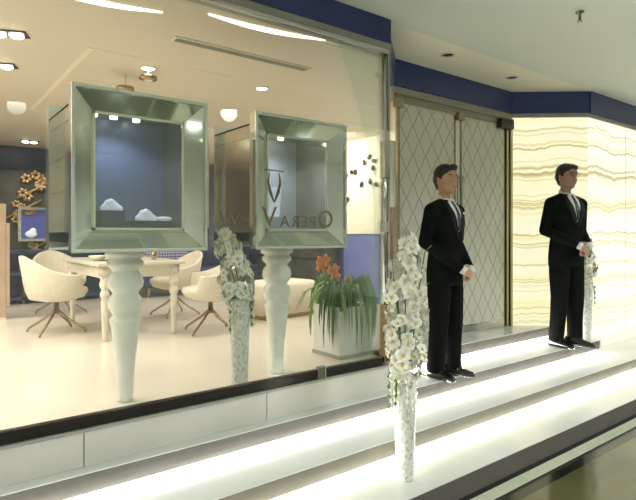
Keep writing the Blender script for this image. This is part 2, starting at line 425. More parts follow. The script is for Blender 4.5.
def cove(label, x0, x1, y0, y1):
    bm = NB(); n = 14
    pts = []
    for i in range(n+1):
        t = i/n; pts.append((x0+(x1-x0)*t, y0+(y1-y0)*t + .05*math.sin(PI*t)))
    w = [.004+.026*math.sin(PI*min(1, max(0, i/n))) for i in range(n+1)]
    prev = None
    for (x, y), ww in zip(pts, w):
        q = [bm.verts.new((x, y-ww, IC-.01)), bm.verts.new((x, y+ww, IC-.01)), bm.verts.new((x, y+ww, IC)), bm.verts.new((x, y-ww, IC))]
        if prev:
            for k in range(4): bm.faces.new((prev[k], prev[(k+1)%4], q[(k+1)%4], q[k]))
        else: bm.faces.new(q)
        prev = q
    bm.faces.new(prev)
    return tag(obj('cove_light', bm, M['cove']), label, 'ceiling light', 'curved light slots along the shop ceiling')
cove('curved bright light slot in shop ceiling, above the right display case', 1.55, 2.45, 3.20, 3.10)
cove('curved bright light slot in shop ceiling at the top left, left of the air vent', .55, 1.30, 3.46, 3.36)

def downlight(loc, label, r=.055, group='small round downlights in the shop ceiling', lens='lamp'):
    t = thing('downlight', label, 'ceiling light', loc, 0, group)
    bm = NB(); lathe(bm, [(r*1.35,0),(r*1.35,-.008),(r,-.012),(r*.95,-.002)], cap=False)
    obj('trim_ring', bm, M['white'], t, True)
    bm = NB(); lathe(bm, [(r*.9,-.004),(r*.9,-.009)]); obj('lens', bm, M[lens], t)
    return t
downlight((2.76,4.51,IC), 'lit round downlight in shop ceiling above the right display case')
downlight((1.64,4.57,IC), 'lit round downlight in shop ceiling above the left display case')
downlight((3.73,2.99,CE), 'unlit recessed downlight in cream soffit over the left patterned door', .05, 'downlights in the soffit over the doors', 'bronze')
downlight((4.78,3.03,CE), 'unlit recessed downlight in cream soffit near the onyx wall', .05, 'downlights in the soffit over the doors', 'bronze')
def twin(loc, rz, label):
    t = thing('twin_spotlight', label, 'ceiling light', loc, rz, 'black twin spotlights in the shop ceiling')
    obj('housing', B(-.13,.13,-.065,.065,-.012,0), M['black'], t, bevel=.004)
    for x in (-.06,.055):
        bm = NB(); lathe(bm, [(.045,-.014),(.05,-.02),(.035,-.03),(.0005,-.034)], (x,0)); obj('lamp', bm, M['lamp'], t, True)
twin((.555,4.39,IC), -.4, 'recessed black twin spotlight at upper left, nearest the window')
twin((.60,5.26,IC), -.4, 'black twin spotlight at left edge, below the nearest one')
twin((1.47,9.3,IC), 0, 'small twin spotlight over the dark relief wall at the back left')
def pendant(loc, label, h):
    t = thing('ceiling_speaker_lamp', label, 'ceiling light', loc, 0, 'dark adjustable lamps above the left display case')
    bm = NB(); tube(bm, [(0,0,0),(0,0,-h)], .006, 8); obj('rod', bm, M['chrome'], t)
    bm = NB(); lathe(bm, [(.02,-h),(.075,-h-.01),(.08,-h-.035),(.05,-h-.05)]); obj('head', bm, M['bronze'], t, True)
    bm = NB(); lathe(bm, [(.04,-h-.050),(.03,-h-.054)]); obj('lens', bm, M['white'], t)
pendant((1.66,4.62,IC), 'dark round adjustable lamp hanging just under the ceiling, higher of the pair', .05)
pendant((1.55,4.9,IC), 'dark round adjustable lamp right behind the left display case top, lower of the pair', .10)
sp = thing('sprinkler_head', 'small dark sprinkler hanging from grey corridor ceiling at top right', 'sprinkler', (3.76,1.85,CE))
bm = NB(); lathe(bm, [(.028,0),(.028,-.008),(.010,-.012),(.010,-.05)]); obj('stem', bm, M['brass'], sp, True)
bm = NB(); lathe(bm, [(.006,-.05),(.02,-.068),(.02,-.072)]); obj('deflector', bm, M['bronze'], sp)

# ------------------------------------------------------------------ display cases
def frame_mesh(W, H, z0, y_out, y_in, bw=.125, rim=.014):
    """picture-frame ring: outer rim then a slanting mirror face down to the opening"""
    bm = NB(); hw = W/2; zc0, zc1 = z0, z0+H
    def ring(ins, y): return [bm.verts.new(p) for p in ((-hw+ins,y,zc0+ins),(hw-ins,y,zc0+ins),(hw-ins,y,zc1-ins),(-hw+ins,y,zc1-ins))]
    rs = [ring(0,y_in), ring(0,y_out), ring(rim,y_out), ring(rim+.003,y_out+(y_in-y_out)*.12), ring(bw,y_in-(y_in-y_out)*.15), ring(bw,y_in)]
    for a, b in zip(rs, rs[1:]+rs[:1]):
        for i in range(4): bm.faces.new((a[i],a[(i+1)%4],b[(i+1)%4],b[i]))
    return bm
LEG = [(.045,0),(.046,.03),(.055,.2),(.080,.44),(.086,.47),(.094,.49),(.094,.505),(.072,.525),(.078,.54),(.100,.575),(.102,.60),(.095,.63),(.076,.655),(.080,.67),(.104,.70),(.107,.73),(.100,.765),(.078,.79),(.082,.805),(.105,.825),(.108,.85),(.090,.87),(.118,.885),(.118,.925)]
def case(x, y, label, backing):
    t = thing('display_case', label, 'display case', (x,y,SF), 0, 'mirrored display cases in the shop window')
    W, H, D, z0 = .755, .88, .68, .925
    bm = NB(); lathe(bm, LEG, seg=36); obj('pedestal', bm, M['white'], t, True)
    obj('front_frame', frame_mesh(W,H,z0,-D/2,-D/2+.085), M['mirror'], t)
    bm = NB(); hw, y0 = W/2+.004, -D/2-.004
    box(bm,-hw,-hw+.014,y0,y0+.012,z0-.004,z0+H+.004); box(bm,hw-.014,hw,y0,y0+.012,z0-.004,z0+H+.004)
    box(bm,-hw+.014,hw-.014,y0,y0+.012,z0-.004,z0+.010); box(bm,-hw+.014,hw-.014,y0,y0+.012,z0+H-.010,z0+H+.004)
    obj('outer_rim', bm, M['chromepale'], t)
    obj('rear_frame', frame_mesh(W,H,z0,D/2,D/2-.085), M['mirror'], t)
    # hollow carcass: four mirrored sides
    s = W/2-.045; a, b = -D/2+.06, D/2-.06; th = .012; zb, zt = z0+.045, z0+H-.045
    bm = NB(); box(bm,-s,-s+th,a,b,zb,zt); box(bm,s-th,s,a,b,zb,zt); box(bm,-s,s,a,b,zt-th,zt)
    obj('mirrored_sides', bm, M['bmirror'], t)
    obj('case_floor', B(-s,s,a,b,zb,zb+.06), M['navy'], t)
    o = .125-.006
    bm = NB()
    x0, x1, q0, q1, r = -W/2+o, W/2-o, z0+o, z0+H-o, .011; yy = -D/2+.072
    box(bm,x0,x0+r,yy-.012,yy,q0,q1); box(bm,x1-r,x1,yy-.012,yy,q0,q1); box(bm,x0,x1,yy-.012,yy,q0,q0+r); box(bm,x0,x1,yy-.012,yy,q1-r,q1)
    obj('inner_rim', bm, M['rim'], t)
    obj('glass_pane', B(x0+r,x1-r,yy-.006,yy-.002,q0+r,q1-r), M['pane'], t)
    obj('backing_panel', B(-s+th,s-th,b-.07,b-.05,zb+.06,zt-th), M[backing], t)
    for k in (-.16,-.04,.10): obj('reflection_disc', lathe(NB(), [(.022,zt-.024),(.022,zt-.013)], (k,.10)), M['lamp'], t)  # glowing discs imitate downlights reflected in the pane
    bm = NB()
    for k in (-.3,-.1,.1,.3): box(bm, -s-.003, -s, a, b, zb+.4+k-.002, zb+.4+k+.002)
    obj('side_strips', bm, M['brass'], t)
    spot('case_fill_spot', (x-.04,y-.03,SF+zt-.03), 9, (.93,.95,1), 150)  # lamp added inside the case to brighten its contents
    return t
case(1.04, 3.29, 'mirror-framed display case on white turned pedestal, left one, blue inside', 'innerblue')
case(2.13, 3.27, 'mirror-framed display case on white turned pedestal, right one, pale grey inside', 'innergrey')

def bust(x, y, z, s, label, tilt=0):
    bm = NB()
    for (dx,dz,r) in ((0,.03,.045),(-.03,.015,.035),(.035,.012,.035),(.0,.055,.022),(-.012,.045,.03)):
        ell(bm, (dx*s, 0, dz*s), (r*s, .028*s, r*.8*s), sub=2)
    me = fuse(bm, .006*s, 2)
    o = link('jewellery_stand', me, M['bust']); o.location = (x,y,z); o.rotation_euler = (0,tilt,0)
    return tag(o, label, 'jewellery display', 'white jewellery stands in the left case')
zc = SF+.925+.045+.06
pl = tag(obj('display_plinth', B(.88,1.02,3.22,3.34,zc,zc+.13), M['navy'], bevel=.004), 'navy box plinth inside the left display case', 'plinth')
bust(.95, 3.27, zc+.13, 1.0, 'white jewellery stand on navy plinth inside the left display case')
bust(1.15, 3.24, zc+.07, 1.05, 'white rounded jewellery stand on the floor of left display case')
tr2 = tag(obj('display_tray', B(1.03,1.30,3.12,3.33,zc,zc+.07), M['black2'], bevel=.008), 'black tray under the white stands in left display case', 'tray')
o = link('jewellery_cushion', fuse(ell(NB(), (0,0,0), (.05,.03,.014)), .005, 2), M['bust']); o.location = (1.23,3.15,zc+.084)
tag(o, 'small flat white cushion at front of the black tray', 'jewellery display')
# right case: white card, draped figure
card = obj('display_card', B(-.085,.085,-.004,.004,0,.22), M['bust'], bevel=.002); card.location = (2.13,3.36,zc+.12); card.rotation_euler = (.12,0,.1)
tag(card, 'plain white rectangular card standing inside the right display case', 'card')
ped = tag(obj('card_block', B(2.03,2.26,3.30,3.42,zc,zc+.12), M['white'], bevel=.003), 'low white block under the card in the right display case', 'plinth')
bm = NB(); loft(bm, [(0,0,0,.05,.03),(0,0,.05,.035,.025),(0.01,0,.14,.03,.022),(0,0,.24,.05,.03),(0,0,.30,.055,.03),(0,0,.33,.02,.018),(0,0,.37,.018,.018)], 20)
fg = link('necklace_bust', fuse(bm, .007, 2), mat('slate_velvet', (.14,.17,.22), .6)); fg.location = (1.93,3.28,zc)
tag(fg, 'slate blue velvet necklace bust inside the right display case', 'jewellery display')

# sign reflected in the window, built as flat dark letters on the glass
def letter_polys():
    return None
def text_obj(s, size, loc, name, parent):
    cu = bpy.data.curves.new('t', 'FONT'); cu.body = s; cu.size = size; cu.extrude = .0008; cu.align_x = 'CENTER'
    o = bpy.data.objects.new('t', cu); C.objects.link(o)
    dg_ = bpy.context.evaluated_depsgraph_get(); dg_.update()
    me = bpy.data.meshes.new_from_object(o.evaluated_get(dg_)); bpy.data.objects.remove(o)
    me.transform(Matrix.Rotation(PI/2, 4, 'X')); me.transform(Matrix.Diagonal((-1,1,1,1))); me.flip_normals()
    k = link(name, me, M['signrefl'], parent); k.location = loc; return k
lt = thing('reflected_sign', 'reflection of a sign built as thin dark lettering on the window glass, reading backwards, in front of right case', 'lettering', (1.855, FY, 1.585))
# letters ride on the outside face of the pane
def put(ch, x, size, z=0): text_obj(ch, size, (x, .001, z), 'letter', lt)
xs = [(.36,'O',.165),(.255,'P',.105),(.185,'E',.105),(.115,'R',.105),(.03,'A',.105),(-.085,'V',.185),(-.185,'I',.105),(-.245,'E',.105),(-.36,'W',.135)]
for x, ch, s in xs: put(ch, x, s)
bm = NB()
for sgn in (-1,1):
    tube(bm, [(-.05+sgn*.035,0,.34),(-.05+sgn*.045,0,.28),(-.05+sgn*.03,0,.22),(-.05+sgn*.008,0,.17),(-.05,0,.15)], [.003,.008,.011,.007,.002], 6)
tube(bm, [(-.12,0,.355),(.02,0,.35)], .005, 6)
obj('emblem', bm, M['signrefl'], lt)

# ------------------------------------------------------------------ furniture
def chair_proto():
    t = thing('tub_chair', '', 'chair', (0,0,0), 0, 'cream tub chairs round the table')
    bm = NB(); n = 36; half = math.radians(128); cols = []
    def hgt(u): return .60 + .20*max(0, math.cos(u*PI/2*.98))**3
    for i in range(n+1):
        u = -1 + 2*i/n; a = u*half + PI/2; hz = hgt(abs(u)); col = []
        prof_o = [(.15,.335),(.25,.36),(.285,.44),(.30,.52),(.315,hz)]
        prof_i = [(.285,hz+.008),(.262,.54),(.25,.46),(.24,.42)]
        for r, z in prof_o + prof_i:
            z = min(z, hz) if r > .24 and z > .5 and z != hz+.008 else z
            col.append(bm.verts.new((r*1.02*math.cos(a), r*math.sin(a)+(.03 if z>.6 else 0), z)))
        cols.append(col)
    for a, b in zip(cols, cols[1:]):
        for k in range(len(a)-1): bm.faces.new((a[k],a[k+1],b[k+1],b[k]))
    bm.faces.new(cols[0]); bm.faces.new(cols[-1][::-1])
    bmesh.ops.remove_doubles(bm, verts=bm.verts[:], dist=.0005)
    o = obj('shell', bm, M['creamf'], t, True, bevel=.006)
    bm = NB(); loft(bm, [(0,-.02,.34,.16,.15),(0,-.02,.37,.24,.235),(0,-.03,.43,.262,.262),(0,-.03,.465,.25,.25),(0,-.03,.475,.22,.22)], 36, 2.6)
    obj('seat', bm, M['creamf'], t, True)
    bm = NB(); lathe(bm, [(.026,.20),(.026,.33),(.09,.335),(.09,.345)]); obj('stem', bm, M['bronze'], t, True)
    for k in range(4):
        a = PI/4 + k*PI/2; c, s = math.cos(a), math.sin(a)
        bm = NB(); tube(bm, [(0,0,.235),(c*.03,s*.03,.225),(c*.12,s*.12,.15),(c*.29,s*.29,.045),(c*.31,s*.31,.012)], [.015,.014,.012,.011,.012], 8)
        obj('leg', bm, M['bronze'], t, True)
    return t
ch = chair_proto(); ch.location = (1.19,5.98,SF); ch.rotation_euler = (0,0,PI/2+.10)
ch['label'] = 'cream tub chair on splayed bronze legs, left of the table, back towards left'
copy_thing(ch, (2.47,5.05,SF), -PI/2-.25, 'cream tub chair at the near right end of the table, by the orchids')
copy_thing(ch, (2.62,6.35,SF), -PI/2+.1, 'cream tub chair behind the near right chair, partly hidden by the table')
copy_thing(ch, (1.52,7.35,SF), .25, 'cream tub chair at the far side of the table, behind the left one')

TL = [(.022,0),(.026,.02),(.024,.03),(.034,.28),(.038,.38),(.030,.40),(.045,.43),(.048,.45),(.036,.475),(.030,.49),(.048,.52),(.052,.55),(.040,.575),(.044,.60),(.044,.63)]
tb = thing('dining_table', 'cream lacquered table with turned legs between tub chairs', 'table', (1.80,5.85,SF), 0)
obj('table_top', B(-.43,.43,-.72,.72,.715,.75), M['creamp'], tb, bevel=.008)
bm = NB(); box(bm,-.38,.38,-.67,-.645,.60,.715); box(bm,-.38,.38,.645,.67,.60,.715); box(bm,-.38,-.355,-.645,.645,.60,.715); box(bm,.355,.38,-.645,.645,.60,.715)
obj('apron', bm, M['creamp'], tb, bevel=.003)
for x in (-.34,.34):
    for y in (-.63,.63):
        bm = NB(); lathe(bm, TL, (x,y)); box(bm, x-.045,x+.045,y-.045,y+.045,.62,.714); obj('leg', bm, M['creamp'], tb, True)
nb = obj('notebook', B(-.10,.10,-.07,.07,0,.012), M['black2'], bevel=.003); nb.location = (1.62,5.5,SF+.75); nb.rotation_euler = (0,0,.5)
tag(nb, 'open black folder lying on the cream table near its left end', 'folder')
bm = NB(); lathe(bm, [(.03,0),(.07,.02),(.09,.05),(.082,.052),(.06,.025),(.001,.012)]); dsh = obj('bowl', bm, M['creamp'], None, True); dsh.location = (1.50,5.62,SF+.75)
tag(dsh, 'cream shallow bowl on the table beside the black folder', 'bowl')
bm = NB(); lathe(bm, [(.02,0),(.035,.03),(.035,.06),(.015,.10),(.015,.13)]); dsh = obj('small_bottle', bm, M['bronze'], None, True); dsh.location = (2.02,5.45,SF+.75)
tag(dsh, 'small bronze bottle standing on the table at right', 'bottle')
# cream ottoman
ot = thing('ottoman', 'low cream upholstered ottoman behind the right pedestal', 'ottoman', (3.68,5.62,SF), .1)
bm = NB(); loft(bm, [(0,0,.05,.44,.30),(0,0,.07,.46,.32),(0,0,.22,.47,.33),(0,0,.38,.46,.32),(0,0,.43,.42,.28)], 48, 6); obj('cushion', bm, M['creamf'], ot, True)
obj('plinth', B(-.42,.42,-.28,.28,.0,.06), M['bronze'], ot, bevel=.004)
# navy bench with cushion
bn = thing('bench', 'navy upholstered bench against the back, right of the table', 'bench', (4.0,8.6,SF), 0)
obj('seat', B(-1.1,1.1,-.32,.32,.16,.46), M['navy'], bn, bevel=.03, seg=3)
obj('backrest', B(-1.1,1.1,.20,.34,.46,.92), M['navy'], bn, bevel=.03, seg=3)
for x in (-1.0,1.0):
    for y in (-.25,.25): obj('leg', B(x-.025,x+.025,y-.025,y+.025,0,.17), M['bronze'], bn)
def cushion(loc, rz, label, w=.62, h=.30):
    bm = NB(); loft(bm, [(0,0,0,w/2*.9,.02),(0,0,.03,w/2,.06),(0,0,h/2,w/2*.97,.10),(0,0,h-.03,w/2,.06),(0,0,h,w/2*.9,.02)], 32, 5)
    o = obj('cushion', bm, M['cushion'], None, True); o.location = loc; o.rotation_euler = (-.15,0,rz)
    return tag(o, label, 'cushion')
cushion((3.38,8.62,SF+.47), 0, 'blue and white patterned cushion on the navy bench', .9, .40)
# navy shelf unit at left
sh = thing('low_shelf', 'low navy shelf unit below the dark relief wall', 'shelf', (.85,8.9,SF))
for z in (.06,.42,.74): obj('shelf_board', B(-1.0,1.9,-.2,.2,z,z+.04), M['shelfblue'], sh)
for x in (-1.0,.45,1.88): obj('side_panel', B(x-.02,x+.02,-.2,.2,0,.78), M['dark'], sh)
obj('back_panel', B(-1.0,1.9,.17,.2,.0,.78), M['navy'], sh)
# relief wall with gold flowers and lit niche frame
struct('wall_relief', B(-.6,2.6,9.80,9.995,SF,SF+2.05), M['dark'])
random.seed(3)
def relief(loc, sc, label, n=9):
    bm = NB()
    for k in range(n):
        a = random.uniform(0,2*PI); r = random.uniform(.0,.22)*sc; cx, cz = r*math.cos(a)*1.3, r*math.sin(a)
        for q in range(6):
            b = q*PI/3 + k; ell(bm, (cx+.045*sc*math.cos(b), random.uniform(-.02,.0), cz+.045*sc*math.sin(b)), (.035*sc,.012,.028*sc), Matrix.Rotation(-b,4,'Y'), sub=1)
    tube(bm, [(-.3*sc,0,-.18*sc),(0,0,0),(.3*sc,0,.18*sc)], .02*sc, 6)
    o = obj('gold_flower_relief', bm, M['ornament'], None, True); o.location = loc
    return tag(o, label, 'wall ornament', 'gold flower reliefs on the dark back wall')
relief((1.70,9.77,SF+1.80), 1.15, 'gold flower relief at top of the dark wall, above the lit frame', 12)
relief((1.45,9.77,SF+1.42), .9, 'gold flower relief just above the lit frame on the dark wall', 7)
relief((1.60,9.77,SF+.78), .8, 'gold flower relief just below the lit frame on the dark wall', 6)
nf = thing('lit_wall_niche', 'pale-framed lit niche with white display on the dark relief wall', 'wall niche', (1.70,9.79,SF+.90))
bm = NB(); w, h, f = .33, .56, .045
box(bm,-w,w,-.06,0,0,f); box(bm,-w,w,-.06,0,h-f,h); box(bm,-w,-w+f,-.06,0,f,h-f); box(bm,w-f,w,-.06,0,f,h-f)
obj('frame', bm, M['chrome'], nf)
obj('backing', B(-w+f,w-f,-.012,-.002,f,h-f), mat('niche_blue_glow', (.06,.07,.22), .3, emit=.25, ecol=(.10,.12,.5)), nf)
pc = obj('picture_card', B(1.80,1.95,9.755,9.775,SF+1.0,SF+1.27), mat('lit_card', (.8,.85,1), .4, emit=.9, ecol=(.75,.85,1))); tag(pc, 'bright white card on the right in the lit wall niche', 'card')
o = link('white_shell_display', fuse(ell(ell(NB(), (0,0,0), (.09,.03,.06)), (.03,0,.05), (.05,.03,.05)), .012, 2), M['bust']); o.location = (1.56,9.74,SF+1.02)
tag(o, 'white rounded ornament on the left in the lit wall niche', 'ornament')
# peach panel at far left edge
pp = thing('room_divider', 'peach relief panel standing at the left edge of the photo', 'screen', (.78,7.3,SF))
bm = NB(); box(bm,-.35,.12,-.03,.03,.02,1.38); box(bm,.12,.16,-.03,.03,.15,1.15); obj('panel', bm, M['peach'], pp, bevel=.01)
bm = NB(); box(bm,-.37,-.35,-.05,.05,0,1.40); box(bm,-.35,.12,-.05,.05,0,.03); obj('frame', bm, M['creamp'], pp)
# wood screen by the fixed pane
ws = thing('wooden_screen', 'reddish brown wooden post panel beside the patterned door', 'screen', (3.68,3.62,SF))
obj('panel', B(-.08,.09,-.02,.02,0,1.28), M['brown'], ws, bevel=.004)
obj('foot', B(-.10,.11,-.05,.05,0,.03), M['bronze'], ws, bevel=.004)
obj('upper_panel', B(-.10,.06,-.012,.012,1.28,1.92), M['panelblue'], ws)
# wall shelves & wall dots on right interior wall
dk = thing('display_cabinet', 'dark display cabinet with shelves against the navy wall behind the flowers', 'cabinet', (5.17,7.35,SF))
obj('carcass', B(-.18,.18,-.9,.9,0,.95), M['dark'], dk)
for z in (.3,.62,.9): obj('shelf', B(-.20,-.18,-.88,.88,z,z+.03), M['bronze'], dk)
random.seed(12)
for k in range(12):
    y = 5.65 + random.uniform(0,1.0); z = SF+random.uniform(1.45,2.25)
    bm = NB(); ell(bm, (0,0,0), (.012,.035,.05), Matrix.Rotation(k,4,'X'), sub=2); tube(bm, [(0,0,0),(.03,0,0)], .006, 6)
    o = obj('wall_ornament', bm, M['black2'], None, True); o.location = (5.425,y,z)
    tag(o, 'small black petal ornament on the bright cream wall at right', 'wall ornament', 'black petal ornaments on the cream wall')

# ------------------------------------------------------------------ orchids
def vase(loc, label):
    bm = NB(); lathe(bm, [(.048,0),(.050,.01),(.056,.2),(.064,.42),(.070,.60),(.064,.60),(.058,.45),(.05,.3)], seg=32)
    o = obj('tall_vase', bm, M['vase'], None, True); o.location = loc
    return tag(o, label, 'vase', 'tall mosaic vases')
def blossom_mesh():
    bm = NB()
    for k in range(5):
        a = k*2*PI/5 + PI/2; L, Wd = (.040, .014) if k in (0,2,3) else (.042,.025)
        rings = []
        for i in range(6):
            t = i/5; w = Wd*math.sin(PI*(.12+.84*t)); y = -.012*math.sin(PI*t)
            c, s = math.cos(a), math.sin(a)
            p = Vector((c*L*t, 0, s*L*t)); q = Vector((-s, 0, c))
            rings.append([bm.verts.new(p + q*w*e + Vector((0, y + (.004 if e==0 else 0) , 0))) for e in (-1,0,1)])
        for r0, r1 in zip(rings, rings[1:]):
            for j in range(2): bm.faces.new((r0[j],r0[j+1],r1[j+1],r1[j]))
    me = bpy.data.meshes.new('blossom'); bm.to_mesh(me); bm.free(); me.materials.append(M['petal'])
    for p in me.polygons: p.use_smooth = True
    return me
BL = blossom_mesh()
bm = NB(); ell(bm, (0,-.010,-.003), (.008,.008,.010), sub=2); THR = bpy.data.meshes.new('throat'); bm.to_mesh(THR); bm.free(); THR.materials.append(M['petalc'])
def bouquet(loc, label, seed, top=1.38, lean=0.0, n=66, spread=.12):
    R = random.Random(seed)
    t = thing('orchid_bouquet', label, 'flowers', loc, 0, 'white orchid bouquets')
    stems = []
    for k in range(5):
        a = R.uniform(0,2*PI); h = top*R.uniform(.78,1) if k else top
        ex, ey = spread*.8*math.cos(a)+lean, spread*.8*math.sin(a)
        pts = [(0.02*math.cos(a),.02*math.sin(a),.35),(.03*math.cos(a),.03*math.sin(a),.62),(ex*.5,ey*.5,.62+(h-.62)*.45),(ex,ey,h-.04),(ex*1.35,ey*1.35,h)]
        bm = NB(); tube(bm, pts, [.005,.005,.004,.003,.002], 6); obj('stem', bm, M['stemm'], t, True); stems.append(pts)
    for k in range(n):
        z = .56 + (top-.56)*(k+.5)/n*.97
        q = (k+.5)/n; z = .56 + (top-.56)*(q**1.25)*.97
        f = math.sin(PI*min(1, (z-.40)/(top-.36)))**.8
        a = R.uniform(0,2*PI); r = spread*f*R.uniform(.55,1.0); lz = lean*max(0,(z-.6)/(top-.6))
        o = bpy.data.objects.new('blossom', BL); C.objects.link(o); o.parent = t
        o.location = (r*math.cos(a)+lz, r*math.sin(a), z)
        o.rotation_euler = (R.uniform(-.5,.5), R.uniform(-.6,.6), a+PI/2+R.uniform(-.5,.5)); s = R.uniform(.85,1.25); o.scale = (s,s,s)
        c = bpy.data.objects.new('flower_throat', THR); C.objects.link(c); c.parent = o
    for k in range(6):
        a = R.uniform(0,2*PI); z = R.uniform(.58,.95); bm = NB()
        pts = [(.03*math.cos(a),.03*math.sin(a),z-.05),(.08*math.cos(a),.08*math.sin(a),z),(.125*math.cos(a),.125*math.sin(a),z-.02)]
        tube(bm, pts, [.004,.020,.003], 8, .2); obj('leaf', bm, M['leafm'], t, True)
    for k in range(9):    # small trailing sprays over the vase lip
        a = R.uniform(0,2*PI); bm = NB(); c, s = math.cos(a), math.sin(a); d = R.uniform(.08,.24)
        tube(bm, [(.05*c,.05*s,.61),(.085*c,.085*s,.58),(.09*c,.09*s,.60-d)], [.003,.003,.002], 5)
        for q in range(4):
            zz = .58-d*q/4; ell(bm, (.094*c,.094*s,zz), (.010,.010,.014), sub=1)
        obj('trailing_spray', bm, M['petal'] if k%3 else M['stemm'], t, True)
    return t
vn = (2.26,2.12,.13); vase(vn, 'tall white mosaic vase on the lowest lit step, in front of the near man')
bouquet(vn, 'white orchid bouquet in the vase on the lowest step, nearest', 1, 1.42, 0.02, 130, .125)
vi = (1.70,3.05,SF); vase(vi, 'tall white mosaic vase behind the glass between the two display cases')
bouquet(vi, 'white orchid bouquet in the vase behind the window glass', 5, 1.04, -.10, 90, .11)
vf = (5.80,2.785,.39); vase(vf, 'tall white mosaic vase at the right end of the steps, by the far man')
bouquet(vf, 'white orchid bouquet in the vase behind the far man, against the lit onyx wall', 9, 1.10, -.0, 80, .10)

# planter with orange flowers
pt = thing('planter_box', 'white square planter box on the shop floor beside the window post', 'planter', (2.93,3.47,SF))
bm = NB(); w = .175; h = .42
box(bm,-w,w,-w,-w+.015,.03,h); box(bm,-w,w,w-.015,w,.03,h); box(bm,-w,-w+.015,-w+.015,w-.015,.03,h); box(bm,w-.015,w,-w+.015,w-.015,.03,h); box(bm,-w,w,-w,w,.02,.035)
obj('box_body', bm, M['planter'], pt, bevel=.004)
bm = NB(); box(bm,-w-.012,w+.012,-w-.012,w+.012,0,.03); obj('base', bm, M['greyframe'], pt, bevel=.003)
bm = NB(); 
for x in (-w-.006, w-.03): box(bm, x, x+.036, -w-.006, -w, .03, h)
box(bm,-w-.006,w+.006,-w-.006,-w,h-.03,h); obj('face_trim', bm, M['white'], pt)
fa = thing('flower_arrangement', 'trailing green leaves and orange flowers filling the white planter', 'plant', (2.93,3.47,SF+.02))
obj('soil', B(-w+.02,w-.02,-w+.02,w-.02,.02,h-.04), M['soil'], fa)
R = random.Random(4)
for k in range(64):
    a = R.uniform(0,2*PI) if k%3 else R.uniform(-2.7,-.6)
    c, s = math.cos(a), math.sin(a); r0 = R.uniform(.0,.10); rr = R.uniform(.20,.28); dr = R.uniform(.02,.34); up = R.uniform(.08,.24)
    pts = [(r0*c,r0*s,.36),((r0+.06)*c,(r0+.06)*s,.42+up*.7),(rr*.8*c,rr*.8*s,.42+up),(rr*1.0*c,rr*1.0*s,.42+up*.5-dr*.2),(rr*1.06*c,rr*1.06*s,.42-dr*.6),(rr*1.04*c,rr*1.04*s,.40-dr)]
    bm = NB(); tube(bm, pts, [.008,.013,.016,.014,.010,.002], 8, .25); obj('leaf', bm, M['blade'], fa, True)
for k in range(5):      # long leaves reaching left
    a = PI + R.uniform(-.5,.35); c, s = math.cos(a), math.sin(a); L = R.uniform(.34,.46)
    pts = [(0,0,.40),(.4*L*c,.4*L*s,.60),(.8*L*c,.8*L*s,.52),(L*c,L*s,.36)]
    bm = NB(); tube(bm, pts, [.008,.016,.015,.002], 8, .3); obj('leaf', bm, M['blade'], fa, True)
for k, (x, y, z, sc) in enumerate([(-.25,-.05,.75,1.2),(-.17,-.08,.68,1.1),(-.10,-.03,.62,.9),(-.02,-.10,.60,.7),(-.19,.05,.70,.9)]):
    f = NB()
    for q in range(9):
        b = q*2.399; ell(f, (x+.030*sc*math.cos(b), y+.030*sc*math.sin(b), z+.006*q*sc), (.020*sc,.012*sc,.028*sc), Matrix.Rotation(b,4,'Z') @ Matrix.Rotation(.6,4,'Y'), sub=1)
    fl = obj('orange_flower', f, M['orange'], fa, True)
    bm = NB(); tube(bm, [(x*.3,y*.3,.38),(x*.8,y*.8,z-.1),(x,y,z)], .005, 6); obj('flower_stem', bm, M['stemm'], fl, True)

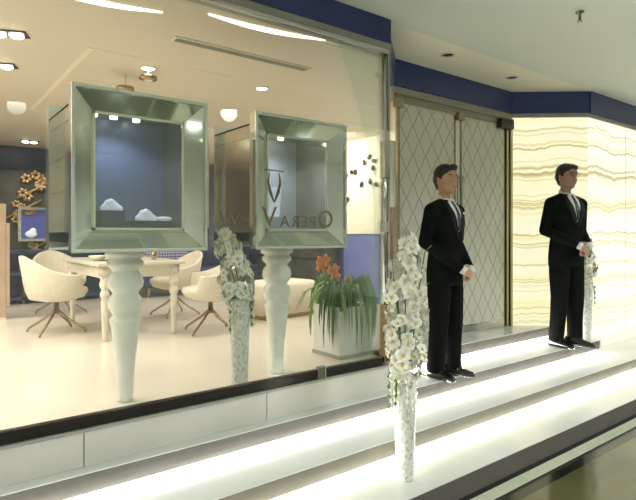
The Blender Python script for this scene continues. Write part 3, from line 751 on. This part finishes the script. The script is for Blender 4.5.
# ------------------------------------------------------------------ people
def person(loc, rotz, H, label, hand_z, head_yaw, feet, skin, glasses=False, pin=False, tie='tie', sway=0.0):
    root = thing('person', label, 'person', loc, rotz, 'suited men standing on the steps'); k = H/1.75
    root.scale = (k*1.01, k*1.01, k)
    hz = hand_z
    sh = .19
    def arm(s, lead):
        S = Vector((s*sh, .008, 1.375)); Ee = Vector((s*.236, .045, 1.115)); Wr = Vector((s*.085, -.165 - (.02 if lead else 0), hz+.055))
        return S, Ee, Wr
    # ---- jacket
    bm = NB()
    loft(bm, [(0,.008,.765,.178,.118),(0,.008,.86,.180,.122),(0,.006,.96,.172,.118),(0,.002,1.07,.160,.110),(0,-.002,1.18,.172,.116),(0,-.004,1.28,.190,.122),(0,.002,1.35,.186,.116),(0,.010,1.40,.155,.100),(0,.018,1.435,.112,.082),(0,.022,1.468,.072,.064)], 40, 2.4)
    for s in (-1,1):
        S, Ee, Wr = arm(s, s < 0)
        cap(bm, S, Ee, .062, .050); cap(bm, Ee, Wr, .050, .036)
        cap(bm, (s*.055,.018,1.450), S+Vector((0,0,.012)), .030, .050)
    J = fuse(bm, .010, 5)
    tree = BVHTree.FromPolygons([v.co.copy() for v in J.vertices], [tuple(p.vertices) for p in J.polygons])
    link('suit_jacket', J, M['suit'], root)
    def hit(x, z, off):
        h = tree.ray_cast(Vector((x,-1,z)), Vector((0,1,0)))[0]
        y = h.y if h else -.06
        return Vector((x, y-off, z))
    def drape(name, L, Rr, m, off, parent=root, n=10, smooth=True, thick=.003):
        """ribbon between two polylines (x,z), laid on the chest"""
        bm = NB(); rows = []
        def at(P, t):
            f = t*(len(P)-1); i = min(int(f), len(P)-2); u = f-i
            return P[i][0]*(1-u)+P[i+1][0]*u, P[i][1]*(1-u)+P[i+1][1]*u
        for i in range(n+1):
            l, r = at(L, i/n), at(Rr, i/n); row = []
            for j in range(5):
                u = j/4; row.append(hit(l[0]*(1-u)+r[0]*u, l[1]*(1-u)+r[1]*u, off))
            rows.append(row)
        F = [[bm.verts.new(p) for p in row] for row in rows]; K2 = [[bm.verts.new(p+Vector((0,thick+.006,0))) for p in row] for row in rows]
        for G in (F, K2):
            for a, b in zip(G, G[1:]):
                for j in range(4): bm.faces.new((a[j],a[j+1],b[j+1],b[j]))
        for j in range(4):
            bm.faces.new((F[0][j],F[0][j+1],K2[0][j+1],K2[0][j])); bm.faces.new((F[-1][j],F[-1][j+1],K2[-1][j+1],K2[-1][j]))
        for a, b, c, d in zip(F, F[1:], K2, K2[1:]):
            bm.faces.new((a[0],b[0],d[0],c[0])); bm.faces.new((a[4],b[4],d[4],c[4]))
        return obj(name, bm, m, parent, smooth)
    drape('shirt_front', [(-.045,1.47),(-.058,1.40),(-.032,1.31),(-.003,1.20)], [(.045,1.47),(.058,1.40),(.032,1.31),(.003,1.20)], M['shirt'], .004)
    for s in (-1,1):
        drape('lapel', [(s*.050,1.475),(s*.064,1.40),(s*.040,1.31),(s*.003,1.14)], [(s*.082,1.455),(s*.115,1.385),(s*.098,1.30),(s*.016,1.14)], M['lapel'], .008)
    drape('tie', [(-.016,1.462),(-.012,1.44),(-.022,1.31),(-.010,1.21)], [(.016,1.462),(.012,1.44),(.022,1.31),(.010,1.21)], M[tie], .010)
    bm = NB(); ell(bm, hit(0,1.10,.004), (.008,.005,.008), sub=2); obj('button', bm, M['lapel'], root, True)
    if pin:
        bm = NB(); p = hit(.092,1.355,.012); ell(bm, p, (.016,.004,.010), sub=2); obj('lapel_pin', bm, M['shirt'], root, True)
    # collar ring
    bm = NB(); n = 28; rr = []
    for i in range(n+1):
        a = -PI/2 + .32 + (2*PI-.64)*i/n; c, s = math.cos(a), math.sin(a)
        dz = .018 if s < -.2 else 0
        rr.append([bm.verts.new((.062*c,.024+.060*s,1.452-dz)), bm.verts.new((.054*c,.018+.056*s,1.505-dz+.012*s)), bm.verts.new((.050*c,.018+.052*s,1.505-dz+.012*s)), bm.verts.new((.056*c,.024+.054*s,1.452-dz))])
    for a, b in zip(rr, rr[1:]):
        for j in range(4): bm.faces.new((a[j],a[(j+1)%4],b[(j+1)%4],b[j]))
    bm.faces.new(rr[0]); bm.faces.new(rr[-1]); obj('shirt_collar', bm, M['shirt'], root, True)
    # ---- trousers
    bm = NB(); loft(bm, [(0,.008,.80,.150,.104),(0,.008,.92,.155,.108),(0,.006,1.02,.148,.10)], 32)
    for s, (fx, fy, fr) in zip((-1,1), feet):
        loft(bm, [(s*.082,.008,.88,.082,.103),(s*.084+(fx-s*.1)*.3,.004+fy*.3,.70,.084,.096),(s*.088+(fx-s*.1)*.6,-.004+fy*.6,.48,.070,.080),(s*.09+(fx-s*.1)*.85,.010+fy*.85,.26,.062,.074),(fx,.020+fy,.075,.058,.074),(fx,.012+fy,.045,.058,.076)], 24, 2.3)
    link('trousers', fuse(bm, .010, 4), M['trouser'], root)
    # ---- shoes
    for s, (fx, fy, fr) in zip((-1,1), feet):
        bm = NB(); loft(bm, [(0,0,.0,.040,.135),(0,0,.018,.046,.142),(0,.006,.035,.045,.135),(0,.045,.062,.040,.088),(0,.060,.088,.036,.062)], 28, 2.6)
        me = fuse(bm, .006, 2); o = link('shoe', me, M['shoe'], root)
        o.location = (fx, fy-.035, 0); o.rotation_euler = (0,0,fr)
    # ---- body: one continuous surface under the clothes, head and hands showing
    bm = NB()
    loft(bm, [(0,.008,.82,.13,.09),(0,.006,1.0,.135,.09),(0,0,1.2,.145,.095),(0,0,1.35,.15,.09),(0,.012,1.42,.10,.07)], 28)
    loft(bm, [(0,.018,1.40,.060,.060),(0,.018,1.47,.047,.049),(0,.012,1.53,.046,.050),(0,.006,1.60,.046,.052)], 24, 2)
    for s, (fx, fy, fr) in zip((-1,1), feet):
        cap(bm, (s*.08,.008,.84), (s*.088,0,.48), .070, .050); cap(bm, (s*.088,0,.48), (fx,.02+fy,.07), .050, .036); cap(bm, (fx,.02+fy,.05), (fx+.05*math.sin(fr),fy+.02-.06*math.cos(fr),.030), .026,.018)
    for s in (-1,1):
        S, Ee, Wr = arm(s, s < 0); cap(bm, (s*.08,.01,1.40), S, .04,.045); cap(bm, S, Ee, .045, .036); cap(bm, Ee, Wr, .036, .025)
        tgt = Vector((-s*.020, -.205 - (.040 if s < 0 else 0), hz-.010))
        d = (tgt-Wr).normalized(); side = d.cross(Vector((0,-1,0))).normalized()
        if side.z > 0: side = -side               # little-finger side points down
        Kn = Wr + d*.088
        for q in (-.024,-.008,.008,.024): cap(bm, Wr+side*q*.5+d*.01, Kn+side*q, .014, .0105, 10)
        curl = Vector((0, .6 if s < 0 else .25, -.25))
        for q, Lf in zip((-.027,-.009,.009,.027), (.030,.035,.033,.026)):
            p0 = Kn+side*q; p1 = p0+(d+curl*.5).normalized()*Lf; p2 = p1+(d*.7+curl).normalized()*Lf*.75; p3 = p2+(d*.4+curl*1.3).normalized()*Lf*.6
            cap(bm, p0, p1, .0095, .0088, 8); cap(bm, p1, p2, .0088, .008, 8); cap(bm, p2, p3, .008, .007, 8)
        t0 = Wr + d*.022 - side*.020; t1 = t0 + (d*.75 - side*.8).normalized()*.034; t2 = t1 + (d - side*.25).normalized()*.028
        cap(bm, t0, t1, .0125, .0105, 8); cap(bm, t1, t2, .0105, .0085, 8)
    # head built in place then turned
    hd = NB()
    ell(hd, (0,.010,1.662), (.074,.092,.088)); ell(hd, (0,-.018,1.602), (.056,.064,.072)); ell(hd, (0,-.040,1.556), (.030,.034,.026))
    for s in (-1,1):
        ell(hd, (s*.040,-.038,1.612), (.026,.030,.032)); ell(hd, (s*.045,.0,1.585), (.020,.045,.036))
        ell(hd, (s*.076,.012,1.632), (.009,.018,.031), Matrix.Rotation(s*.25,4,'Z')); ell(hd, (s*.028,-.066,1.668), (.024,.016,.010))
    ell(hd, (0,-.070,1.690), (.044,.014,.024))
    tube(hd, [(0,-.070,1.662),(0,-.090,1.630),(0,-.098,1.614)], [.008,.011,.013], 10); ell(hd, (0,-.096,1.612), (.014,.014,.011)); 
    for s in (-1,1): ell(hd, (s*.012,-.086,1.609), (.009,.011,.008), sub=2)
    ell(hd, (0,-.076,1.584), (.022,.014,.007)); ell(hd, (0,-.074,1.574), (.020,.014,.008))
    piv = Matrix.Translation((0,.004,1.482)) @ Matrix.Rotation(head_yaw,4,'Z') @ Matrix.Diagonal((1.04,1.04,1.06,1)) @ Matrix.Translation((0,-.01,-1.5))
    bmesh.ops.transform(hd, matrix=piv, verts=hd.verts[:])
    tmp = bpy.data.meshes.new('h'); hd.to_mesh(tmp); hd.free(); bm.from_mesh(tmp)
    body = link('body', fuse(bm, .0046, 3, .45), M[skin], root)
    def hp(name, bm, m, parent=None, smooth=True):
        bmesh.ops.transform(bm, matrix=piv, verts=bm.verts[:]); return obj(name, bm, m, parent or root, smooth)
    for s in (-1,1):
        e = NB(); ell(e, (s*.030,-.0745,1.650), (.0115,.0068,.0045), sub=3); eo = hp('eye', e, M['eye'])
        e = NB(); ell(e, (s*.030,-.0805,1.650), (.0048,.0032,.0045), sub=2); hp('iris', e, M['iris'], eo)
        e = NB(); tube(e, [(s*.014,-.084,1.670),(s*.030,-.084,1.676),(s*.050,-.070,1.670)], [.003,.004,.002], 6); hp('eyebrow', e, M['hair'])
        S, Ee, Wr = arm(s, s < 0); d = (Wr-Ee).normalized(); c = NB(); tube(c, [Wr+d*.018, Wr+d*.052], [.035,.033], 18); obj('shirt_cuff', c, M['shirt'], root, True)
    e = NB(); ell(e, (0,-.0865,1.584), (.019,.003,.004), sub=2); ell(e, (0,-.0855,1.576), (.016,.003,.004), sub=2); hp('lips', e, M['lip'])
    hr = NB(); ell(hr, (0,.020,1.692), (.081,.092,.078)); ell(hr, (0,.050,1.650), (.074,.066,.072)); ell(hr, (0,-.040,1.726), (.062,.046,.030)); ell(hr, (0,.062,1.600), (.052,.034,.040))
    if not glasses: ell(hr, (.012,-.060,1.738), (.040,.030,.024))
    else:
        ell(hr, (.02,-.062,1.722), (.040,.022,.026)); ell(hr, (-.035,-.05,1.722), (.028,.03,.03))
    for s in (-1,1): ell(hr, (s*.070,.000,1.672), (.012,.024,.034))
    hm = fuse(hr, .006, 2); hm.transform(piv)
    for v in hm.vertices:
        v.co += Vector((math.sin(v.co.z*900+v.co.x*300), math.sin(v.co.x*700), math.sin(v.co.y*800)))*.0010
    link('hair', hm, M['hair'], root)
    if glasses:
        g = NB()
        for s in (-1,1):
            pts = [(s*.031+.021*math.cos(a*PI/8), -.094, 1.650+.014*math.sin(a*PI/8)) for a in range(17)]
            tube(g, pts, .0016, 6); tube(g, [(s*.052,-.092,1.655),(s*.078,.0,1.652)], .0015, 6)
        tube(g, [(-.010,-.096,1.652),(.010,-.096,1.652)], .0015, 6)
        hp('glasses', g, M['black2'])
    return root
person((3.425,2.765,.39), .10, 1.70, 'man in black suit and tie standing on the upper step, nearer, hands folded, looking right', .86, -.18,
       [(-.095,.02,-.10),(.105,-.015,.35)], 'skin', pin=True)
person((5.35,2.765,.39), -.26, 1.86, 'man in black suit with glasses standing further right before the lit onyx wall', .93, -.02,
       [(-.095,.02,.10),(.105,-.02,.60)], 'skin2', glasses=True, tie='tiestripe')

# ------------------------------------------------------------------ lights
warm = (1,.945,.86)
for x, y, p in ((2.76,4.51,60),(1.64,4.57,60),(.56,4.39,60),(.60,5.26,60),(1.47,9.2,50),(3.9,5.2,60),(3.9,7.2,60),(1.9,6.9,60),(0,7.2,50),(4.6,4.2,50)):
    spot('shop_downlight', (x,y,IC-.06), p, warm, 130, .8, .06)
for x in (-1.2,):
    arealight('shop_fill_light', (x,5.8,IC-.05), 1.2, 120, warm, sy=3.0)  # unseen area light added to fill the shop
arealight('window_area_light', (.2,3.3,IC-.03), 1.2, 25, warm, sy=.1)  # plain area light over the left of the window
arealight('shop_wall_fill', (4.85,6.1,IC-.05), .3, 60, (1,.95,.82), (.7,0,-1), sy=1.4)  # added lamp, aimed to brighten the right cream wall
for x, y in ((-1.2,-.6),(1,-1.6),(3.2,-.4),(3.2,-2.6),(5.4,-.6),(7.2,.6),(7.2,-1.8)):
    spot('corridor_downlight', (x,y,CE-.05), 125, (.97,1,.95), 160, .5, .10)

w = bpy.data.worlds.new('w'); bpy.context.scene.world = w; w.use_nodes = True
w.node_tree.nodes['Background'].inputs[0].default_value = (.75,.80,.75,1); w.node_tree.nodes['Background'].inputs[1].default_value = .15

# ------------------------------------------------------------------ camera
cd = bpy.data.cameras.new('camera'); cam = bpy.data.objects.new('camera', cd); C.objects.link(cam)
cam.location = (0,0,1.54); cam.rotation_euler = (PI/2, 0, -math.atan2(.609,.793)); cd.sensor_width = 36; cd.lens = 530*36/636
cd.shift_y = -16/636; cd.clip_start = .05
bpy.context.scene.camera = cam
sc = bpy.context.scene
sc.view_settings.view_transform = 'Standard'; sc.view_settings.look = 'None'; sc.view_settings.gamma = 1; sc.view_settings.use_curve_mapping = False
sc.view_settings.exposure = 0.12
